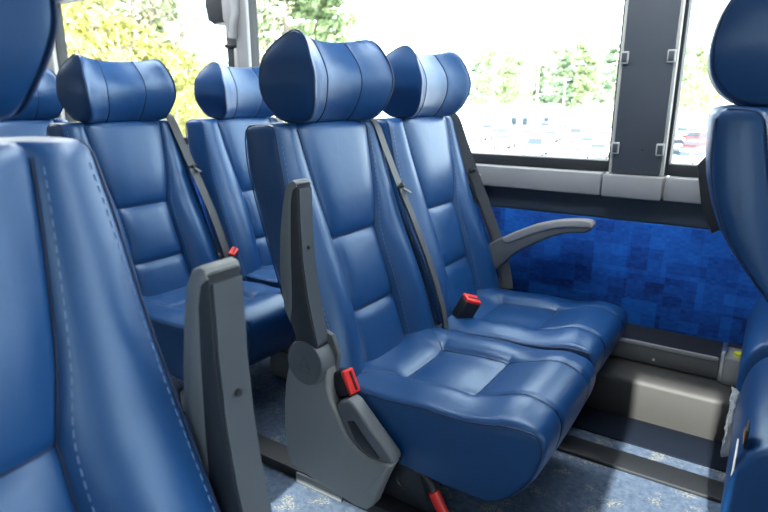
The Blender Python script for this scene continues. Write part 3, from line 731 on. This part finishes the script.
def car_meshes(kind):
    """body, glass band and a wheel for a saloon (0) or a tall estate / van (1)"""
    L, W, H = (4.5, 1.75, 1.45) if kind == 0 else (4.6, 1.85, 1.75)
    if kind == 0: body = [(-2.25, 0.35), (-2.22, 0.75), (-2.05, 0.92), (-1.2, 0.98), (-0.95, 1.02), (0.95, 0.98), (1.9, 0.82), (2.2, 0.68), (2.25, 0.35)]; cab = [(-1.65, 0.96), (-1.05, 1.40), (0.25, 1.44), (1.15, 0.96)]
    else: body = [(-2.3, 0.38), (-2.3, 0.95), (-2.2, 1.08), (1.1, 1.08), (1.95, 0.98), (2.25, 0.8), (2.3, 0.38)]; cab = [(-2.2, 1.06), (-1.95, 1.68), (0.3, 1.74), (1.2, 1.06)]
    b = MB().prism(body, -W / 2, W / 2, 0.08, 2)
    top = [(x * 0.97, z) for x, z in cab]
    b.prism([cab[0], (cab[0][0] + 0.10, cab[0][1] + 0.05), (cab[1][0], cab[1][1] - 0.02), cab[1], cab[2], (cab[2][0], cab[2][1] - 0.02), (cab[3][0] - 0.1, cab[3][1] + 0.05), cab[3]], -W / 2 + 0.14, W / 2 - 0.14, 0.05, 2)
    gl = MB(); c = cab; k = 0.10
    side = [(c[0][0] + 0.22, c[0][1] + 0.06), (c[1][0] + 0.08, c[1][1] - k), (c[2][0] - 0.03, c[2][1] - k), (c[3][0] - 0.22, c[3][1] + 0.06)]
    gl.prism(side, -W / 2 + 0.125, W / 2 - 0.125)
    gl.prism([(c[2][0] + 0.06, c[2][1] - 0.06), (c[2][0] + 0.10, c[2][1] - 0.03), (c[3][0] - 0.02, c[3][1] + 0.09), (c[3][0] - 0.10, c[3][1] + 0.06)], -W / 2 + 0.24, W / 2 - 0.24)
    gl.prism([(c[1][0] - 0.06, c[1][1] - 0.06), (c[1][0] - 0.10, c[1][1] - 0.03), (c[0][0] + 0.02, c[0][1] + 0.09), (c[0][0] + 0.10, c[0][1] + 0.06)], -W / 2 + 0.24, W / 2 - 0.24)
    wh = MB().cyl((0, -0.1, 0), (0, 1, 0), 0.33, 0.2, 18)
    return b.mesh('car_body', 30), gl.mesh('car_window', 30), wh.mesh('wheel', 30)
CM = [car_meshes(0), car_meshes(1)]
for a in CM: a[1].materials.append(M['car_glass']); a[2].materials.append(M['tyre'])
BODY = {}
ordn = ['first', 'second', 'third', 'fourth', 'fifth', 'sixth', 'seventh', 'eighth', 'ninth', 'tenth', 'eleventh', 'twelfth']
def car(px, d, col, kind, rz, label):
    p = at(px, d); key = (col, kind)
    if key not in BODY:
        me = CM[kind][0].copy(); me.materials.append(M['car_' + col]); BODY[key] = me
    r = empty('car', (p.x, p.y, GZ), rz); tag(r, label, 'car', 'cars parked in the lot outside')
    link('car_body', BODY[key], None, r); link('car_window', CM[kind][1], None, r)
    for x in (-1.4, 1.4):
        for y in (-0.8, 0.8): link('wheel', CM[kind][2], None, r, (x, y, 0.33))
rows = [(57, 'nearest'), (66, 'second'), (78, 'third'), (95, 'fourth')]
pal = ['white', 'silver', 'white', 'dark', 'silver', 'white', 'blue', 'white', 'silver', 'red']
q = 0
for ri, (d, rn) in enumerate(rows):
    step = 2.9 / d * 580 * 1.10; px = 474 + ri * 5; i = 0
    lst = []
    while px < 622: lst.append(px); px += step * (1.25 if i % 5 == 4 else 1.0); i += 1
    for i, px in enumerate(lst):
        if random.random() < 0.12: continue
        c = pal[(q * 7 + ri) % 10]; k = (q * 5 + ri) % 3 == 0; q += 1
        dd = d + random.uniform(-0.3, 0.3)
        car(px, dd, c, int(k), AZ - 0.42 + random.uniform(-0.03, 0.03) + (PI if q % 2 else 0), '%s car, %s from the left in the %s row, big window' % (c, ordn[min(i, 11)], rn))
for j, (px, d, c, k) in enumerate(((672, 50, 'silver', 1), (699, 51, 'white', 0), (677, 62, 'white', 1), (704, 63, 'red', 0), (684, 74, 'white', 0), (708, 75, 'red', 1), (671, 86, 'dark', 0), (695, 88, 'silver', 1))):
    car(px, d, c, k, 1.2, '%s car %s from the front among those right of the wide pillar' % (c, ordn[j]))

def leaves(mb, centre, rad, n, size, flat=1.0):
    for _ in range(n):
        while True:
            v = Vector((random.uniform(-1, 1), random.uniform(-1, 1), random.uniform(-1, 1)))
            if v.length < 1: break
        p = Vector(centre) + Vector((v.x * rad, v.y * rad, v.z * rad * flat))
        a = Vector((random.gauss(0, 1), random.gauss(0, 1), random.gauss(0, 1))).normalized(); b = a.orthogonal().normalized(); c = a.cross(b)
        s = size * random.uniform(0.6, 1.3)
        mb.add([p - b * s, p + c * s * 0.6, p + b * s, p - c * s * 0.6], [(0, 1, 2, 3)])
def tree_mesh(kind, h, seed):
    random.seed(seed); t = MB(); c = MB()
    lean = random.uniform(-0.03, 0.03) * h
    trunk = spline([(0, 0, 0), (lean * 0.3, 0.1, h * 0.35), (lean * 0.7, -0.1, h * 0.7), (lean, 0, h * 0.97)], 4)
    r0 = 0.020 * h if kind != 'bare' else 0.013 * h
    t.tube(trunk, [r0 * (1 - 0.85 * i / (len(trunk) - 1)) for i in range(len(trunk))], 7)
    nb = {'pine': 46, 'broad': 34, 'bare': 34, 'bush': 26}[kind]
    for i in range(nb):
        f = {'pine': 0.30, 'broad': 0.22, 'bare': 0.15, 'bush': 0.02}[kind] + (0.97 - {'pine': 0.30, 'broad': 0.22, 'bare': 0.15, 'bush': 0.02}[kind]) * (i + random.random()) / nb
        an = random.uniform(0, 2 * PI)
        if kind == 'pine': L = h * 0.20 * (1.05 - f) ** 0.6 * random.uniform(0.5, 1.15) + 0.3
        else: L = h * 0.26 * math.sin(PI * min(0.97, 0.15 + f * 0.8)) * random.uniform(0.5, 1.1)
        a = Vector((lean * f, 0, h * f)); e = a + Vector((math.cos(an) * L, math.sin(an) * L, L * (0.1 if kind == 'pine' else 0.45)))
        t.tube([a, (a + e) / 2 + Vector((0, 0, L * 0.06)), e], [r0 * 0.28 * (1.1 - f), r0 * 0.16, 0.015], 4)
        if kind == 'pine':
            for u in (0.45, 0.75, 1.0): leaves(c, a.lerp(e, u), L * 0.32, 30, 0.20, 0.5)
        elif kind == 'bare': leaves(c, e, L * 0.5, 26, 0.085, 1.0); leaves(c, a.lerp(e, 0.6), L * 0.4, 14, 0.085, 1.0)
        else: leaves(c, e, L * 0.55, 64, 0.17 if kind == 'broad' else 0.14, 0.75); leaves(c, a.lerp(e, 0.55), L * 0.4, 22, 0.17, 0.8)
    return t.mesh('trunk'), c.mesh('crown', smooth=False)
TM = {}
def tree(kind, mat, px, d, h, label, group, gz=GZ, cat='tree'):
    v = len([k for k in TM if k[0] == kind and k[1] == mat]) ; slot = (kind, mat, random.randrange(3))
    if slot not in TM:
        st = random.getstate(); a, b = tree_mesh(kind, 10.0, hash((len(TM), 3)) % 1000 + 11); random.setstate(st)
        a.materials.append(M['bark']); b.materials.append(M[mat]); TM[slot] = (a, b)
    a, b = TM[slot]; p = at(px, d)
    r = empty('tree' if cat == 'tree' else 'shrub', (p.x, p.y, gz), random.uniform(0, 6.28)); r.scale = (h / 10,) * 3
    tag(r, label, cat, group)
    link('trunk', a, None, r); link('crown', b, None, r)
kindname = {'pine': 'tall pine', 'broad': 'leafy tree', 'bare': 'thin budding tree', 'bush': 'bushy shrub'}
colname = {'leaf_pine': 'dark green', 'leaf_green': 'green', 'leaf_yellow': 'yellow-green', 'leaf_bare': 'pale brown'}
random.seed(21)
def stand(spec, where, group):
    for i, (kind, mat, px, d, h) in enumerate(sorted(spec, key=lambda s: s[2])):
        tree(kind, mat, px, d, h, '%s %s, %s from left %s' % (colname[mat], kindname[kind], ordn[i] if i < 12 else 'far along, %s' % ordn[i - 12], where), group, cat='tree' if kind != 'bush' else 'shrub')
# woods behind the far car park rows (big window)
mid = []
for i in range(13):
    px = 482 + i * 11.2 + random.uniform(-4, 4); k, m = [('pine', 'leaf_pine'), ('broad', 'leaf_green'), ('pine', 'leaf_green'), ('broad', 'leaf_green'), ('bare', 'leaf_bare'), ('pine', 'leaf_pine'), ('broad', 'leaf_green')][i % 7]
    mid.append((k, m, px, random.uniform(116, 134), random.uniform(12, 15.5)))
stand(mid, 'in the woods beyond the parked cars', 'trees beyond the car park')
stand([('bush', 'leaf_yellow', 476, 105, 5), ('bush', 'leaf_bare', 494, 110, 4.5), ('bush', 'leaf_bare', 590, 106, 6), ('bush', 'leaf_bare', 610, 107, 6.5), ('bush', 'leaf_bare', 556, 110, 4)], 'along the foot of the woods beyond the cars', 'shrubs beyond the car park')
stand([('broad', 'leaf_green', 672, 95, 13), ('broad', 'leaf_green', 690, 92, 12), ('broad', 'leaf_yellow', 708, 98, 11), ('bush', 'leaf_yellow', 683, 88, 7)], 'seen right of the wide pillar', 'trees right of the wide pillar')
stand([('pine', 'leaf_green', 286, 56, 22), ('pine', 'leaf_green', 320, 60, 21), ('bare', 'leaf_bare', 262, 50, 17), ('bare', 'leaf_bare', 345, 60, 14)], 'above the middle headrest', 'tall trees above the middle headrest')
left = [('broad', 'leaf_yellow', 48, 30, 9), ('broad', 'leaf_yellow', 85, 38, 14.5), ('pine', 'leaf_green', 141, 42, 17), ('broad', 'leaf_yellow', 72, 28, 10), ('broad', 'leaf_yellow', 100, 30, 9.2), ('bare', 'leaf_bare', 118, 32, 11), ('broad', 'leaf_yellow', 128, 29, 8.5), ('bare', 'leaf_bare', 160, 33, 11.5), ('broad', 'leaf_yellow', 158, 28, 7.6), ('bare', 'leaf_bare', 185, 33, 14), ('broad', 'leaf_yellow', 186, 30, 7.5), ('bare', 'leaf_bare', 210, 36, 10)]
stand(left, 'behind the rear window', 'trees behind the rear window')
stand([('bush', 'leaf_yellow', 60, 24, 5.4), ('bush', 'leaf_yellow', 82, 27, 9.0), ('bush', 'leaf_bare', 104, 26, 8.6), ('bush', 'leaf_yellow', 124, 25, 8.0), ('bush', 'leaf_bare', 148, 25, 5.4), ('bush', 'leaf_yellow', 176, 24, 5.4), ('bush', 'leaf_yellow', 200, 25, 5.6), ('bush', 'leaf_yellow', 222, 26, 5.6)], 'below the rear window trees', 'shrubs behind the rear window')
# pale low building and lamp posts beyond the cars
bp_ = at(522, 103); bd = empty('building', (bp_.x, bp_.y, GZ), AZ - PI / 2 + 0.3); tag(bd, 'pale low building beyond the parked cars in the big window', 'building')
MB().box(-5, 5, -3, 3, 0, 3.2).build('wall', M['liner'], bd); MB().prism([(-5.4, 3.2), (5.4, 3.2), (4.6, 4.4), (-4.6, 4.4)], -3.4, 3.4).build('roof', M['car_silver'], bd)
for x in (-3, -1, 1, 3): MB().box(x - 0.5, x + 0.5, -3.05, -2.98, 1.0, 2.3).build('building_window', M['car_glass'], bd)
for px, d, h, w in ((564, 84, 7.6, 'right-hand'), (537, 98, 11.5, 'left-hand')):
    p = at(px, d); lp = empty('lamp_post', (p.x, p.y, GZ)); tag(lp, '%s pale lamp post standing among the parked cars' % w, 'lamp post')
    MB().tube([(0, 0, 0), (0, 0, h)], [0.13, 0.08], 8).build('post', M['trim_light'], lp); MB().box(-0.7, 0.7, -0.15, 0.15, h, h + 0.15, 0.03).build('lamp_head', M['trim_light'], lp)

# ------------------------------------------------------------------ light
w = bpy.data.worlds.new('World'); S.world = w; w.use_nodes = True; nt = w.node_tree; nt.nodes.clear()
wo = nt.nodes.new('ShaderNodeOutputWorld'); bg = nt.nodes.new('ShaderNodeBackground'); bg.inputs[0].default_value = (0.84, 0.93, 1.0, 1); bg.inputs[1].default_value = 8.0
nt.links.new(bg.outputs[0], wo.inputs[0])
sun = bpy.data.lights.new('sun', 'SUN'); sun.energy = 18; sun.angle = math.radians(0.6); sun.color = (1, 0.96, 0.9)
so = bpy.data.objects.new('sun', sun); COL.objects.link(so)
EL = math.radians(28); dv = Vector((-0.06 * math.cos(EL), math.cos(EL), -math.sin(EL)))
so.rotation_euler = dv.to_track_quat('-Z', 'Y').to_euler()

S.view_settings.view_transform = 'Standard'; S.view_settings.look = 'None'; S.view_settings.gamma = 1.0; S.view_settings.use_curve_mapping = False
S.view_settings.exposure = 0.0
S.cycles.use_denoising = True
S.cycles.max_bounces = 10; S.cycles.transparent_max_bounces = 16; S.cycles.sample_clamp_indirect = 6.0
